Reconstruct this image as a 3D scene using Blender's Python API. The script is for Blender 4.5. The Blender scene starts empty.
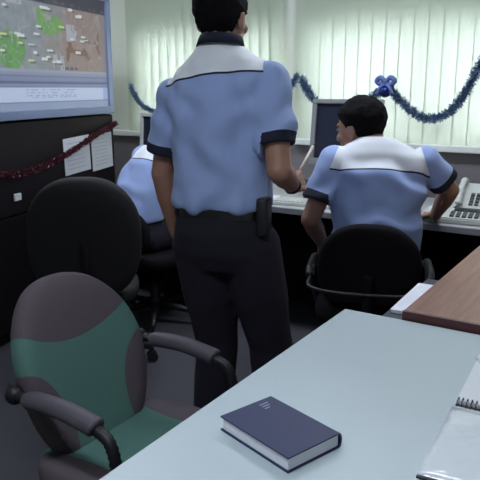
import bpy, bmesh, math, random
from mathutils import Vector, Matrix, noise, Euler
random.seed(7)
C = bpy.context.scene.collection
R = math.radians
V = Vector

# ------------------------------------------------------------------ camera
cam_data = bpy.data.cameras.new('camera')
cam = bpy.data.objects.new('camera', cam_data); C.objects.link(cam)
cam.location = (0, 0, 1.38)
cam.rotation_euler = (R(90 - 13.26), 0, R(32.6))
cam_data.sensor_width = 36.0
cam_data.lens = 36.0 * 645 / 480
cam_data.clip_start = 0.05
bpy.context.scene.camera = cam

# ------------------------------------------------------------------ world (overcast daylight outside)
world = bpy.data.worlds.new('sky'); bpy.context.scene.world = world
world.use_nodes = True
bg = world.node_tree.nodes['Background']
bg.inputs[0].default_value = (0.97, 0.98, 1.0, 1)
bg.inputs[1].default_value = 7.0

# ------------------------------------------------------------------ exposure
vs = bpy.context.scene.view_settings
vs.view_transform = 'Standard'; vs.look = 'None'; vs.gamma = 1; vs.use_curve_mapping = False
vs.exposure = 0.5
LAMP = 19.5      # ceiling lamp emission
SCREEN = 0.58    # projection screen emission

# ------------------------------------------------------------------ helpers
def lin(c):
    out = []
    for x in c:
        x = x / 255.0
        out.append(x / 12.92 if x <= 0.04045 else ((x + 0.055) / 1.055) ** 2.4)
    return out

MATS = {}
def mat(name, rgb, rough=0.6, metal=0.0, var=0.08, scale=40, bump=0.0, bscale=300, spec=0.5, sheen=0.0, coat=0.0):
    if name in MATS: return MATS[name]
    m = bpy.data.materials.new(name); m.use_nodes = True
    nt = m.node_tree; b = nt.nodes['Principled BSDF']
    c = lin(rgb)
    tc = nt.nodes.new('ShaderNodeTexCoord')
    nz = nt.nodes.new('ShaderNodeTexNoise'); nz.inputs['Scale'].default_value = scale
    nz.inputs['Detail'].default_value = 4
    nt.links.new(tc.outputs['Object'], nz.inputs['Vector'])
    mx = nt.nodes.new('ShaderNodeMix'); mx.data_type = 'RGBA'
    mx.inputs[6].default_value = [x * (1 - var) for x in c] + [1]
    mx.inputs[7].default_value = [min(1, x * (1 + var)) for x in c] + [1]
    nt.links.new(nz.outputs['Fac'], mx.inputs[0])
    nt.links.new(mx.outputs[2], b.inputs['Base Color'])
    b.inputs['Roughness'].default_value = rough
    b.inputs['Metallic'].default_value = metal
    b.inputs['Specular IOR Level'].default_value = spec
    if sheen: b.inputs['Sheen Weight'].default_value = sheen
    if coat: b.inputs['Coat Weight'].default_value = coat
    if bump:
        n2 = nt.nodes.new('ShaderNodeTexNoise'); n2.inputs['Scale'].default_value = bscale
        nt.links.new(tc.outputs['Object'], n2.inputs['Vector'])
        bp = nt.nodes.new('ShaderNodeBump'); bp.inputs['Strength'].default_value = bump
        bp.inputs['Distance'].default_value = 0.004
        nt.links.new(n2.outputs['Fac'], bp.inputs['Height'])
        nt.links.new(bp.outputs['Normal'], b.inputs['Normal'])
    MATS[name] = m
    return m

def obj(name, bm, m, parent=None, smooth=False, loc=None):
    me = bpy.data.meshes.new(name)
    bmesh.ops.recalc_face_normals(bm, faces=bm.faces)
    bm.to_mesh(me); bm.free()
    if smooth:
        for p in me.polygons: p.use_smooth = True
    for mm in (m if isinstance(m, (list, tuple)) else [m]): me.materials.append(mm)
    o = bpy.data.objects.new(name, me); C.objects.link(o)
    if parent: o.parent = parent
    if loc: o.location = loc
    return o

def tag(o, label, cat, group=None):
    o['label'] = label; o['category'] = cat
    if group: o['group'] = group
    return o

def thing(name, label, cat, loc=(0, 0, 0), rz=0.0, group=None):
    o = bpy.data.objects.new(name, None); C.objects.link(o)
    o.location = loc; o.rotation_euler = (0, 0, rz); o.empty_display_size = 0.1
    return tag(o, label, cat, group)

def struct(name, bm, m, parent=None):
    o = obj(name, bm, m, parent)
    if not parent: o['kind'] = 'structure'
    return o

def box(bm, lo, hi, bevel=0.0, mtx=None, seg=2):
    lo, hi = V(lo), V(hi)
    vs_ = [bm.verts.new((x, y, z)) for x in (lo.x, hi.x) for y in (lo.y, hi.y) for z in (lo.z, hi.z)]
    fs = [(0, 1, 3, 2), (4, 6, 7, 5), (0, 4, 5, 1), (2, 3, 7, 6), (0, 2, 6, 4), (1, 5, 7, 3)]
    faces = [bm.faces.new([vs_[i] for i in f]) for f in fs]
    if bevel:
        es = list({e for f in faces for e in f.edges})
        r = bmesh.ops.bevel(bm, geom=es, offset=bevel, segments=seg, affect='EDGES', profile=0.5)
        vs_ = list({v for f in r['faces'] for v in f.verts} | {v for v in vs_ if v.is_valid})
    if mtx:
        for v in vs_: v.co = mtx @ v.co
    return vs_

def BM(): return bmesh.new()

def boxo(name, lo, hi, m, parent=None, bevel=0.0, mtx=None):
    bm = BM(); box(bm, lo, hi, bevel, mtx); return obj(name, bm, m, parent)

def frame_from(d):
    d = V(d).normalized()
    a = V((0, 0, 1)) if abs(d.z) < 0.9 else V((1, 0, 0))
    u = d.cross(a).normalized(); w = d.cross(u).normalized()
    return u, w

def rings(bm, rs, cap=True, closed=False):
    """rs: list of lists of points; makes a lofted closed skin."""
    vr = [[bm.verts.new(p) for p in r] for r in rs]
    n = len(vr[0])
    pairs = list(zip(vr, vr[1:])) + ([(vr[-1], vr[0])] if closed else [])
    for a, b in pairs:
        for i in range(n):
            bm.faces.new((a[i], a[(i + 1) % n], b[(i + 1) % n], b[i]))
    if cap and not closed:
        bm.faces.new(list(reversed(vr[0]))); bm.faces.new(vr[-1])

def tube(bm, pts, r, n=10, cap=True):
    pts = [V(p) for p in pts]
    rr = r if isinstance(r, (list, tuple)) else [r] * len(pts)
    rs = []; u = None
    for i, p in enumerate(pts):
        d = (pts[min(i + 1, len(pts) - 1)] - pts[max(i - 1, 0)]).normalized()
        if u is None: u, w = frame_from(d)
        else:
            u = (u - d * u.dot(d)).normalized(); w = d.cross(u)
        rs.append([p + (u * math.cos(t) + w * math.sin(t)) * rr[i] for t in [2 * math.pi * k / n for k in range(n)]])
    rings(bm, rs, cap)

def spline(pts, n=8):
    pts = [V(p) for p in pts]; out = []
    P = [pts[0] * 2 - pts[1]] + pts + [pts[-1] * 2 - pts[-2]]
    for i in range(1, len(P) - 2):
        a, b, c, d = P[i - 1:i + 3]
        for k in range(n):
            t = k / n
            out.append(0.5 * ((2 * b) + (c - a) * t + (2 * a - 5 * b + 4 * c - d) * t * t + (3 * b - a - 3 * c + d) * t ** 3))
    out.append(pts[-1]); return out

def capsule(bm, p0, p1, r0, r1, n=14):
    p0, p1 = V(p0), V(p1); d = (p1 - p0)
    L = d.length
    d = d.normalized() if L > 1e-6 else V((0, 0, 1))
    u, w = frame_from(d); rs = []
    for k in range(1, 6):
        a = math.pi / 2 * (1 - k / 5.5)
        rs.append((p0 - d * r0 * math.sin(a), r0 * math.cos(a)))
    for k in range(5, 0, -1):
        a = math.pi / 2 * (1 - k / 5.5)
        rs.append((p1 + d * r1 * math.sin(a), r1 * math.cos(a)))
    rings(bm, [[c + (u * math.cos(t) + w * math.sin(t)) * r for t in [2 * math.pi * k / n for k in range(n)]] for c, r in rs])

def ellipsoid(bm, c, rad, mtx=None, sub=3):
    r = bmesh.ops.create_icosphere(bm, subdivisions=sub, radius=1)
    for v in r['verts']:
        p = V((v.co.x * rad[0], v.co.y * rad[1], v.co.z * rad[2])) + V(c)
        v.co = mtx @ p if mtx else p

def lathe(bm, prof, c=(0, 0, 0), n=24):
    c = V(c)
    rings(bm, [[c + V((r * math.cos(t), r * math.sin(t), z)) for t in [2 * math.pi * k / n for k in range(n)]] for r, z in prof])

def loft(bm, secs, n=36, e=2.3):
    """secs: (centre, half width, half depth, pitch) - superellipse rings"""
    rs = []
    for c, a, b, pitch in secs:
        c = V(c); ux = V((1, 0, 0)); uy = V((0, math.cos(pitch), -math.sin(pitch)))
        ring = []
        for k in range(n):
            t = 2 * math.pi * k / n; ct, st = math.cos(t), math.sin(t)
            ring.append(c + ux * a * math.copysign(abs(ct) ** (2 / e), ct) + uy * b * math.copysign(abs(st) ** (2 / e), st))
        rs.append(ring)
    rings(bm, rs)

def fuse(bm, voxel, smooth=6, fac=0.5):
    """union of overlapping solids -> one continuous smooth surface (returned as bmesh)"""
    bmesh.ops.recalc_face_normals(bm, faces=bm.faces)
    me = bpy.data.meshes.new('tmp'); bm.to_mesh(me); bm.free()
    o = bpy.data.objects.new('tmp', me); C.objects.link(o)
    md = o.modifiers.new('r', 'REMESH'); md.mode = 'VOXEL'; md.voxel_size = voxel
    if smooth:
        ms = o.modifiers.new('s', 'SMOOTH'); ms.factor = fac; ms.iterations = smooth
    dg = bpy.context.evaluated_depsgraph_get(); dg.update()
    ev = o.evaluated_get(dg); me2 = bpy.data.meshes.new_from_object(ev)
    b2 = BM(); b2.from_mesh(me2)
    bpy.data.objects.remove(o); bpy.data.meshes.remove(me); bpy.data.meshes.remove(me2)
    return b2

def split(bm, test):
    """take the faces where test(centre) is true out into a new bmesh"""
    b2 = bm.copy()
    bmesh.ops.delete(b2, geom=[f for f in b2.faces if not test(f.calc_center_median())], context='FACES')
    bmesh.ops.delete(bm, geom=[f for f in bm.faces if test(f.calc_center_median())], context='FACES')
    return b2

def cut(bm, co, no):
    bmesh.ops.bisect_plane(bm, geom=bm.verts[:] + bm.edges[:] + bm.faces[:], dist=1e-5, plane_co=co, plane_no=no)

# ------------------------------------------------------------------ materials
wall_m = mat('wall_paint', (206, 210, 200), 0.8, var=0.03, scale=6)
panel_m = mat('grey_wall_panel', (118, 112, 116), 0.8, var=0.06, scale=60, bump=0.1)
ceil_m = mat('ceiling_paint', (205, 205, 200), 0.9, var=0.02)
white_trim = mat('white_trim', (225, 228, 225), 0.45, var=0.02)
carpet_m = mat('carpet', (66, 65, 73), 0.95, var=0.25, scale=220, bump=0.5, bscale=500)
black_m = mat('black_plastic', (20, 18, 24), 0.5, var=0.1)
blackmatte = mat('black_fabric', (18, 15, 20), 0.95, var=0.2, scale=300, bump=0.3, bscale=700, spec=0.2)
cab_m = mat('black_laminate', (12, 9, 14), 0.7, var=0.15, spec=0.2)
chrome_m = mat('dark_metal', (90, 92, 100), 0.3, metal=0.9, var=0.03)
silver_m = mat('silver_bezel', (118, 131, 162), 0.4, var=0.04)
paper_m = mat('paper', (222, 224, 230), 0.8, var=0.03)
beige_m = mat('computer_beige', (190, 192, 188), 0.5, var=0.04)
greyp_m = mat('grey_plastic', (126, 126, 130), 0.5, var=0.05)
darkglass = mat('dark_glass', (40, 44, 60), 0.12, var=0.02)
tabletop_m = mat('pale_laminate', (180, 192, 197), 0.42, var=0.02, scale=10, bump=0.02)
armgrey_m = mat('grey_armrest', (74, 68, 78), 0.6, var=0.06)
skin_m = mat('skin', (158, 116, 98), 0.5, var=0.06, scale=25)
hair_m = mat('hair', (10, 8, 10), 0.85, spec=.15, var=0.3, scale=160, bump=0.5, bscale=260)
blue_m = mat('blue_shirt', (146, 164, 210), 0.85, var=0.05, scale=18, bump=0.12, bscale=500, sheen=0.15)
yoke_m = mat('white_yoke', (222, 224, 232), 0.85, var=0.03, scale=18, bump=0.12, bscale=500, sheen=0.1)
navy_m = mat('navy_cloth', (24, 26, 46), 0.9, var=0.12, scale=60, bump=0.1)
trouser_m = mat('dark_trousers', (20, 15, 31), 0.9, var=0.15, scale=40, bump=0.15, bscale=400)
shoe_m = mat('black_leather', (16, 14, 16), 0.35, var=0.1)
eye_m = mat('eye_white', (120, 108, 102), 0.2, var=0.02)
iris_m = mat('iris', (28, 18, 14), 0.2, var=0.02)
lip_m = mat('lips', (128, 76, 70), 0.5, var=0.05)

def wood_mat():
    m = bpy.data.materials.new('brown_wood'); m.use_nodes = True
    nt = m.node_tree; b = nt.nodes['Principled BSDF']
    tc = nt.nodes.new('ShaderNodeTexCoord'); mp = nt.nodes.new('ShaderNodeMapping')
    mp.inputs['Scale'].default_value = (18, 1.2, 18)
    nz = nt.nodes.new('ShaderNodeTexNoise'); nz.inputs['Scale'].default_value = 3.5; nz.inputs['Detail'].default_value = 8
    cr = nt.nodes.new('ShaderNodeValToRGB')
    cr.color_ramp.elements[0].position = 0.3; cr.color_ramp.elements[0].color = lin((122, 82, 70)) + [1]
    cr.color_ramp.elements[1].position = 0.75; cr.color_ramp.elements[1].color = lin((152, 110, 96)) + [1]
    nt.links.new(tc.outputs['Object'], mp.inputs[0]); nt.links.new(mp.outputs[0], nz.inputs['Vector'])
    nt.links.new(nz.outputs['Fac'], cr.inputs[0]); nt.links.new(cr.outputs[0], b.inputs['Base Color'])
    b.inputs['Roughness'].default_value = 0.38
    return m
wood_m = wood_mat()
woodrim_m = mat('red_brown_edge', (74, 32, 34), 0.4, var=0.12, scale=12)

def glass_mat():
    m = bpy.data.materials.new('window_glass'); m.use_nodes = True
    nt = m.node_tree; nt.nodes.remove(nt.nodes['Principled BSDF'])
    t = nt.nodes.new('ShaderNodeBsdfTransparent'); g = nt.nodes.new('ShaderNodeBsdfGlossy'); g.inputs['Roughness'].default_value = 0.03
    mx = nt.nodes.new('ShaderNodeMixShader'); mx.inputs[0].default_value = 0.06
    t.inputs[0].default_value = (0.97, 0.97, 0.97, 1)
    nt.links.new(t.outputs[0], mx.inputs[1]); nt.links.new(g.outputs[0], mx.inputs[2])
    nt.links.new(mx.outputs[0], nt.nodes['Material Output'].inputs[0])
    return m
glass_m = glass_mat()

def blind_mat():
    m = bpy.data.materials.new('blind_fabric'); m.use_nodes = True
    nt = m.node_tree; nt.nodes.remove(nt.nodes['Principled BSDF'])
    d = nt.nodes.new('ShaderNodeBsdfDiffuse'); t = nt.nodes.new('ShaderNodeBsdfTranslucent')
    tc = nt.nodes.new('ShaderNodeTexCoord'); nz = nt.nodes.new('ShaderNodeTexNoise'); nz.inputs['Scale'].default_value = 90
    cr = nt.nodes.new('ShaderNodeValToRGB')
    cr.color_ramp.elements[0].color = lin((188, 196, 176)) + [1]; cr.color_ramp.elements[1].color = lin((196, 204, 186)) + [1]
    nt.links.new(tc.outputs['Object'], nz.inputs['Vector']); nt.links.new(nz.outputs['Fac'], cr.inputs[0])
    nt.links.new(cr.outputs[0], d.inputs[0]); t.inputs[0].default_value = lin((224, 230, 228)) + [1]
    mx = nt.nodes.new('ShaderNodeMixShader'); mx.inputs[0].default_value = 0.42
    nt.links.new(d.outputs[0], mx.inputs[1]); nt.links.new(t.outputs[0], mx.inputs[2])
    nt.links.new(mx.outputs[0], nt.nodes['Material Output'].inputs[0])
    return m
blind_m = blind_mat()

def emit_mat(name, rgb, s):
    m = bpy.data.materials.new(name); m.use_nodes = True
    b = m.node_tree.nodes['Principled BSDF']
    b.inputs['Base Color'].default_value = (0.8, 0.8, 0.8, 1)
    b.inputs['Emission Color'].default_value = lin(rgb) + [1]; b.inputs['Emission Strength'].default_value = s
    return m

def plastic_sleeve():
    m = bpy.data.materials.new('clear_plastic'); m.use_nodes = True
    nt = m.node_tree; b = nt.nodes['Principled BSDF']
    b.inputs['Base Color'].default_value = lin((222, 227, 234)) + [1]
    b.inputs['Roughness'].default_value = 0.08; b.inputs['Coat Weight'].default_value = 0.7
    tc = nt.nodes.new('ShaderNodeTexCoord'); nz = nt.nodes.new('ShaderNodeTexNoise'); nz.inputs['Scale'].default_value = 14
    bp = nt.nodes.new('ShaderNodeBump'); bp.inputs['Strength'].default_value = 0.5; bp.inputs['Distance'].default_value = 0.02
    nt.links.new(tc.outputs['Object'], nz.inputs['Vector']); nt.links.new(nz.outputs['Fac'], bp.inputs['Height'])
    nt.links.new(bp.outputs['Normal'], b.inputs['Normal'])
    return m

def two_tone(name, ca, cb, build_mask):
    """fabric in two colours, mask built from object coordinates"""
    m = bpy.data.materials.new(name); m.use_nodes = True
    nt = m.node_tree; b = nt.nodes['Principled BSDF']
    tc = nt.nodes.new('ShaderNodeTexCoord'); sp = nt.nodes.new('ShaderNodeSeparateXYZ')
    nt.links.new(tc.outputs['Object'], sp.inputs[0])
    def mth(op, a, c=None, d=None):
        n = nt.nodes.new('ShaderNodeMath'); n.operation = op
        for i, x in enumerate((a, c, d)):
            if x is None: continue
            if isinstance(x, (int, float)): n.inputs[i].default_value = x
            else: nt.links.new(x, n.inputs[i])
        return n.outputs[0]
    mask = build_mask(mth, sp.outputs[0], sp.outputs[1], sp.outputs[2])
    nz = nt.nodes.new('ShaderNodeTexNoise'); nz.inputs['Scale'].default_value = 350
    nt.links.new(tc.outputs['Object'], nz.inputs['Vector'])
    mx = nt.nodes.new('ShaderNodeMix'); mx.data_type = 'RGBA'
    mx.inputs[6].default_value = lin(ca) + [1]; mx.inputs[7].default_value = lin(cb) + [1]
    nt.links.new(mask, mx.inputs[0])
    bp = nt.nodes.new('ShaderNodeBump'); bp.inputs['Strength'].default_value = 0.35; bp.inputs['Distance'].default_value = 0.003
    nt.links.new(nz.outputs['Fac'], bp.inputs['Height']); nt.links.new(bp.outputs['Normal'], b.inputs['Normal'])
    nt.links.new(mx.outputs[2], b.inputs['Base Color'])
    b.inputs['Roughness'].default_value = 0.95; b.inputs['Specular IOR Level'].default_value = 0.2
    return m

# ================================================================== ROOM
X0, X1, Y0, Y1, ZC = -3.85, 2.2, -1.6, 3.9, 2.6
def slab(name, lo, hi, m):
    bm = BM(); box(bm, lo, hi); return struct(name, bm, m)
slab('floor', (X0 - .1, Y0 - .1, -0.1), (X1 + .1, Y1 + .1, 0), carpet_m)
slab('ceiling', (X0 - .1, Y0 - .1, ZC), (X1 + .1, Y1 + .1, ZC + .1), ceil_m)
slab('wall_left', (X0 - .1, Y0, 0), (X0, Y1, ZC), wall_m)
slab('wall_right', (X1, Y0, 0), (X1 + .1, Y1, ZC), wall_m)
slab('wall_front', (X0, Y0 - .1, 0), (X1, Y0, ZC), wall_m)
# window wall with two openings
WZ0, WZ1 = 1.06, 1.77
WIN = [(-3.42, -2.17), (-1.98, 1.2)]
bm = BM()
T = 0.14
box(bm, (X0, Y1, 0), (X1, Y1 + T, WZ0)); box(bm, (X0, Y1, WZ1), (X1, Y1 + T, ZC))
box(bm, (X0, Y1, WZ0), (WIN[0][0], Y1 + T, WZ1)); box(bm, (WIN[0][1], Y1, WZ0), (WIN[1][0], Y1 + T, WZ1))
box(bm, (WIN[1][1], Y1, WZ0), (X1, Y1 + T, WZ1))
struct('wall_back', bm, wall_m)
bm = BM(); box(bm, (X0, Y1 - .02, 0), (X1, Y1, WZ0 - 0.05)); struct('trim_1', bm, panel_m)
for i, (a, b) in enumerate(WIN):
    bm = BM()
    f = 0.045; y0, y1 = Y1 + .06, Y1 + .11
    box(bm, (a, y0, WZ0), (b, y1, WZ0 + f)); box(bm, (a, y0, WZ1 - f), (b, y1, WZ1))
    nm = 1 if i == 0 else 3
    for k in range(nm + 2):
        x = a + f / 2 + (b - a - f) * k / (nm + 1); box(bm, (x - f / 2, y0, WZ0 + f), (x + f / 2, y1, WZ1 - f))
    w = struct('window_%d' % (i + 1), bm, white_trim)
    boxo('window_pane', (a + f / 2, y0 + .02, WZ0 + f / 2), (b - f / 2, y0 + .026, WZ1 - f / 2), glass_m, w)
    boxo('window_sill', (a - .06 if i else X0, Y1 - .075, WZ0 - .045), (b + .06 if i else b + .05, Y1 + .06, WZ0 - 0.005), white_trim, w, 0.006)
# baseboards
boxo('baseboard_back', (X0, Y1 - .032, 0), (X1, Y1 - .02, .08), black_m)['kind'] = 'structure'
boxo('baseboard_left', (X0, Y0, 0), (X0 + .012, Y1 - .04, .08), black_m)['kind'] = 'structure'

# ---- ceiling lamps
lamp_m = emit_mat('lamp_diffuser', (232, 242, 255), LAMP)
for i, (x, y, where) in enumerate([(-0.6, 0.15, 'above the pale table'), (-1.0, 2.75, 'above the right desk'), (-2.9, 2.6, 'in front of the display')]):
    t = thing('ceiling_lamp', 'long white fluorescent ceiling lamp ' + where, 'lamp', (x, y, ZC), 0, 'fluorescent ceiling lamps')
    bm = BM(); box(bm, (-.62, -.16, -.05), (.62, .16, 0), 0.008); obj('housing', bm, white_trim, t)
    bm = BM(); box(bm, (-.58, -.13, -.06), (.58, .13, -.0505)); obj('diffuser', bm, lamp_m, t)

# ================================================================== BLINDS
def blind(x0, x1, slat_w, step, ang, label, group):
    t = thing('vertical_blind', label, 'blind', ((x0 + x1) / 2, Y1 - .055, 2.42), 0)
    L = x1 - x0
    boxo('head_rail', (-L / 2, -.02, -.03), (L / 2, .02, .02), white_trim, t, 0.004)
    n = int(L / step)
    bm = BM()
    w = slat_w / 2; z0, z1 = -1.385, -.035
    cols = 4
    for k in range(cols + 1):
        u = -w + 2 * w * k / cols
        yb = 0.0 * (1 - (u / w) ** 2)
        bm.verts.new((u, yb, z0)); bm.verts.new((u, yb, z1))
    bm.verts.ensure_lookup_table()
    for k in range(cols):
        bm.faces.new((bm.verts[2 * k], bm.verts[2 * k + 2], bm.verts[2 * k + 3], bm.verts[2 * k + 1]))
    s0 = obj('slat', bm, blind_m, t)
    md = s0.modifiers.new('thick', 'SOLIDIFY'); md.thickness = 0.0008
    for i in range(n):
        s = s0 if i == 0 else s0.copy()
        if i: C.objects.link(s); s.parent = t
        s.location = (-L / 2 + step * (i + .5), 0, 0)
        s.rotation_euler = (0, 0, R(ang + random.uniform(-.6, .6)))
    return t
blind(-3.47, -2.13, 0.089, 0.078, 24, 'pale vertical blind with gaps between slats, behind the standing man', None)
blind(-2.03, 1.2, 0.0915, 0.0855, 3, 'pale closed vertical blind behind the seated man and monitor', None)

# ================================================================== WINDOW DESK
DT = 0.74
desk = thing('office_desk', 'long grey worktop along the windows holding monitors and phones', 'desk', (-1.4, 3.45, 0))
boxo('desktop', (-1.63, -.36, DT - .03), (1.9, .4, DT), mat('grey_desktop', (176, 176, 176), 0.45, var=0.04), desk, 0.006)
boxo('front_edge', (-1.63, -.375, DT - .034), (1.9, -.3601, DT - .002), greyp_m, desk, 0.003)
boxo('back_panel', (-1.63, .1, 0.05), (1.9, .12, DT - .0301), cab_m, desk)
for x in (-1.62, 0.25, 1.86):
    boxo('desk_leg', (x - .02 if x > 0 else x, -.3, 0), (x + .02, .36, DT - .0301), cab_m, desk)
left_desk = None

# ================================================================== DISPLAY WALL
DR = R(105)
disp = thing('display_cabinet', 'tall black cabinet under the large map display, tinsel across it', 'cabinet', (-3.16, 3.30, 0), DR)
boxo('cabinet_body', (-1.75, 0.02, 0.06), (0.045, .36, 1.205), cab_m, disp, 0.004)
boxo('plinth', (-1.74, 0.05, 0), (0.035, .34, 0.059), black_m, disp)
for x0, x1 in ((-1.74, -.86), (-.85, 0.035)):
    boxo('cabinet_door', (x0, 0.0, .08), (x1, 0.019, 0.70), cab_m, disp, 0.003)
boxo('upper_panel', (-1.74, 0.004, 0.71), (0.035, 0.019, 1.2), mat('maroon_panel', (20, 9, 14), 0.6, var=0.2, spec=0.3), disp, 0.003)
bm = BM(); lathe(bm, [(0.004, 0), (.016, 0.002), (.02, .012), (.014, .02), (.003, .022)], n=16)
k = obj('knob', bm, chrome_m, disp, True); k.location = (-.15, -.0005, .66); k.rotation_euler = (R(90), 0, 0)

# screen picture rasterised on a fine grid (what the screen itself shows)
def fbm(x, y, s): return noise.fractal(V((x * s, y * s, 1.7)), 1.0, 2.0, 4)
SW = (-1.70, -0.005); SZ = (1.262, 1.93)
rnd = random.Random(3)
marks = []
for k in range(46):
    marks.append((rnd.uniform(-1.65, -.25), rnd.uniform(1.52, 1.84), rnd.uniform(.014, .032), rnd.uniform(.004, .008), rnd.random()))
blocks = [(-.42, 1.70, .05, .05), (-.38, 1.72, .025, .03), (-.60, 1.52, .02, .05), (-.53, 1.53, .02, .05), (-.95, 1.84, .06, .03)]
def blob(x, y, cx, cy, rx, ry, ns=9, amp=.35): return ((x - cx) / rx) ** 2 + ((y - cy) / ry) ** 2 + amp * fbm(x, y, ns) < 1
def picture(u, z):
    # list / toolbar strips
    if z < 1.300: return (138, 152, 182)
    if z < 1.388:
        if z < 1.308 or z > 1.384: return (96, 108, 150)
        if u > -.07: return (150, 168, 210)
        if u < -1.12: return (196, 206, 226)
        row = int((z - 1.308) / .0135)
        on = ((z - 1.308) / .0135) % 1
        if 1 <= row <= 4 and .3 < on < .62 and -.9 < u < -.40 and fbm(u * 3, row * 9.1, 14) > -.12: return (132, 146, 184)
        return (178, 194, 222)
    if z < 1.412: return (122, 134, 166) if z < 1.402 else (78, 86, 122)
    if z < 1.45: return (118, 128, 160) if 1.42 < z < 1.44 else (104, 114, 146)
    if z < 1.482: return (142, 150, 172) if z > 1.465 else (128, 138, 164)
    if z > 1.838: return (58, 58, 70) if not (1.852 < z < 1.868 and fbm(u, 3, 22) > .15) else (84, 86, 98)
    if u > -.055: return (124, 120, 128)
    # map
    n1 = fbm(u, z, 5); n2 = fbm(u + 7, z, 26)
    w = min(1, max(0, (u + .75) / .35 + .5 * n1))
    c = [a * (1 - w) + b * w for a, b in zip((128, 138, 146), (136, 122, 118))]
    c = [x + 10 * n2 + 6 * n1 for x in c]
    if blob(u, z, -1.0, 1.575, .12, .095): c = [96 + 12 * n2, 148 + 14 * n2, 84]
    if blob(u, z, -.63, 1.735, .13, .055) or blob(u, z, -.72, 1.79, .06, .02): c = [104 + 14 * n2, 152 + 12 * n2, 86]
    if blob(u, z, -1.5, 1.7, .12, .08): c = [100, 144, 86]
    # brown runway-like tracts
    for (ax, az, bx, bz, t) in ((-.44, 1.64, -.47, 1.55, .018), (-.47, 1.60, -.25, 1.585, .014), (-.28, 1.60, -.235, 1.57, .02), (-.46, 1.655, -.42, 1.61, .012), (-.10, 1.72, -.11, 1.62, .012), (-.14, 1.66, -.09, 1.60, .012)):
        dx, dz = bx - ax, bz - az
        s = max(0, min(1, ((u - ax) * dx + (z - az) * dz) / (dx * dx + dz * dz)))
        if math.hypot(u - ax - s * dx, z - az - s * dz) < t + .006 * n2: c = [112, 84, 66]
    if abs(fbm(u + 3, z, 3.2)) < .012: c = [150, 150, 156]
    for (bx, bz, rx, rz) in blocks:
        if abs(u - bx) < rx and abs(z - bz) < rz and n2 > -.25: c = [160, 164, 176]
    if -.53 < u < -.37 and 1.488 < z < 1.50 and fbm(u, 5, 40) > -.2: c = [84, 72, 74]
    for (mx_, mz_, rx, rz, q) in marks:
        if abs(u - mx_) < rx and abs(z - mz_) < rz:
            c = [206, 212, 214] if q > .25 else [196, 204, 140]
        elif abs(u - mx_ - .02) < rx and abs(z - mz_ + .011) < rz * .7: c = [88, 90, 100]
    return c
t = thing('map_display', 'large flat screen showing a map, in a grey blue frame above black cabinet', 'screen', V((-3.16, 3.30, 0)) - V((math.cos(DR), math.sin(DR), 0)) * .03, DR)
NX, NZ = 260, 130
bm = BM(); grid = []
for i in range(NX + 1):
    grid.append([bm.verts.new((SW[0] + (SW[1] - SW[0]) * i / NX, -.006, SZ[0] + (SZ[1] - SZ[0]) * j / NZ)) for j in range(NZ + 1)])
cl = bm.loops.layers.float_color.new('picture')
for i in range(NX):
    for j in range(NZ):
        f = bm.faces.new((grid[i][j], grid[i + 1][j], grid[i + 1][j + 1], grid[i][j + 1]))
        for lp in f.loops: lp[cl] = lin([max(0, min(255, q)) for q in picture(lp.vert.co.x, lp.vert.co.z)]) + [1]
sm = bpy.data.materials.new('screen_picture'); sm.use_nodes = True
nt = sm.node_tree; pb = nt.nodes['Principled BSDF']; at = nt.nodes.new('ShaderNodeAttribute'); at.attribute_name = 'picture'
pb.inputs['Base Color'].default_value = (.015, .015, .018, 1); pb.inputs['Roughness'].default_value = .5
nt.links.new(at.outputs['Color'], pb.inputs['Emission Color']); pb.inputs['Emission Strength'].default_value = SCREEN
obj('screen', bm, sm, t)
boxo('housing', (-1.76, 0.0, 1.21), (.05, .3, 1.99), cab_m, t, 0.004)
bm = BM()
box(bm, (-1.77, -.02, 1.212), (.055, -.0005, 1.262), 0.005); box(bm, (-1.77, -.02, 1.93), (.055, -.0005, 1.995), 0.005)
box(bm, (-0.005, -.02, 1.262), (.055, -.0005, 1.93), 0.004); box(bm, (-1.77, -.02, 1.262), (-1.70, -.0005, 1.93), 0.004)
obj('bezel', bm, silver_m, t)

# notices on the cabinet
def notice(u0, u1, z0, z1, roll, label, lines):
    t = thing('paper_notice', label, 'paper', V((-3.16, 3.30, 0)) + V((math.cos(DR), math.sin(DR), 0)) * ((u0 + u1) / 2) + V((0, 0, (z0 + z1) / 2)), DR, None)
    w, h = (u1 - u0) / 2, (z1 - z0) / 2
    M = Matrix.Rotation(R(roll), 4, 'Y')
    boxo('sheet', (-w, -.0035, -h), (w, -.0015, h), paper_m, t, 0, M)
    bm = BM()
    for i in range(lines):
        zz = h * .7 - i * h * 1.4 / max(1, lines - 1)
        box(bm, (-w * .75, -.0041, zz - .002), (w * random.uniform(.1, .7), -.0036, zz + .002), 0, M)
    obj('printed_lines', bm, mat('faint_print', (190, 190, 204), .8), t)
notice(-.60, -.30, .862, 1.085, -2, 'wide white paper notice taped on the black cabinet under the tinsel', 7)
notice(-.275, -.005, .85, 1.085, -2, 'tall white paper notice at the far right end of the black cabinet', 8)
t = thing('white_spot', 'small block added for a bright white card low on the black cabinet at the far left', 'spot', V((-3.16, 3.30, 0)) + V((math.cos(DR), math.sin(DR), 0)) * -1.08 + V((0, 0, .806)), DR)
boxo('spot', (-.028, -.014, -.02), (.028, -.0015, .02), paper_m, t, 0.004)  # white block put in to give the small bright spot on the dark front

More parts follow.
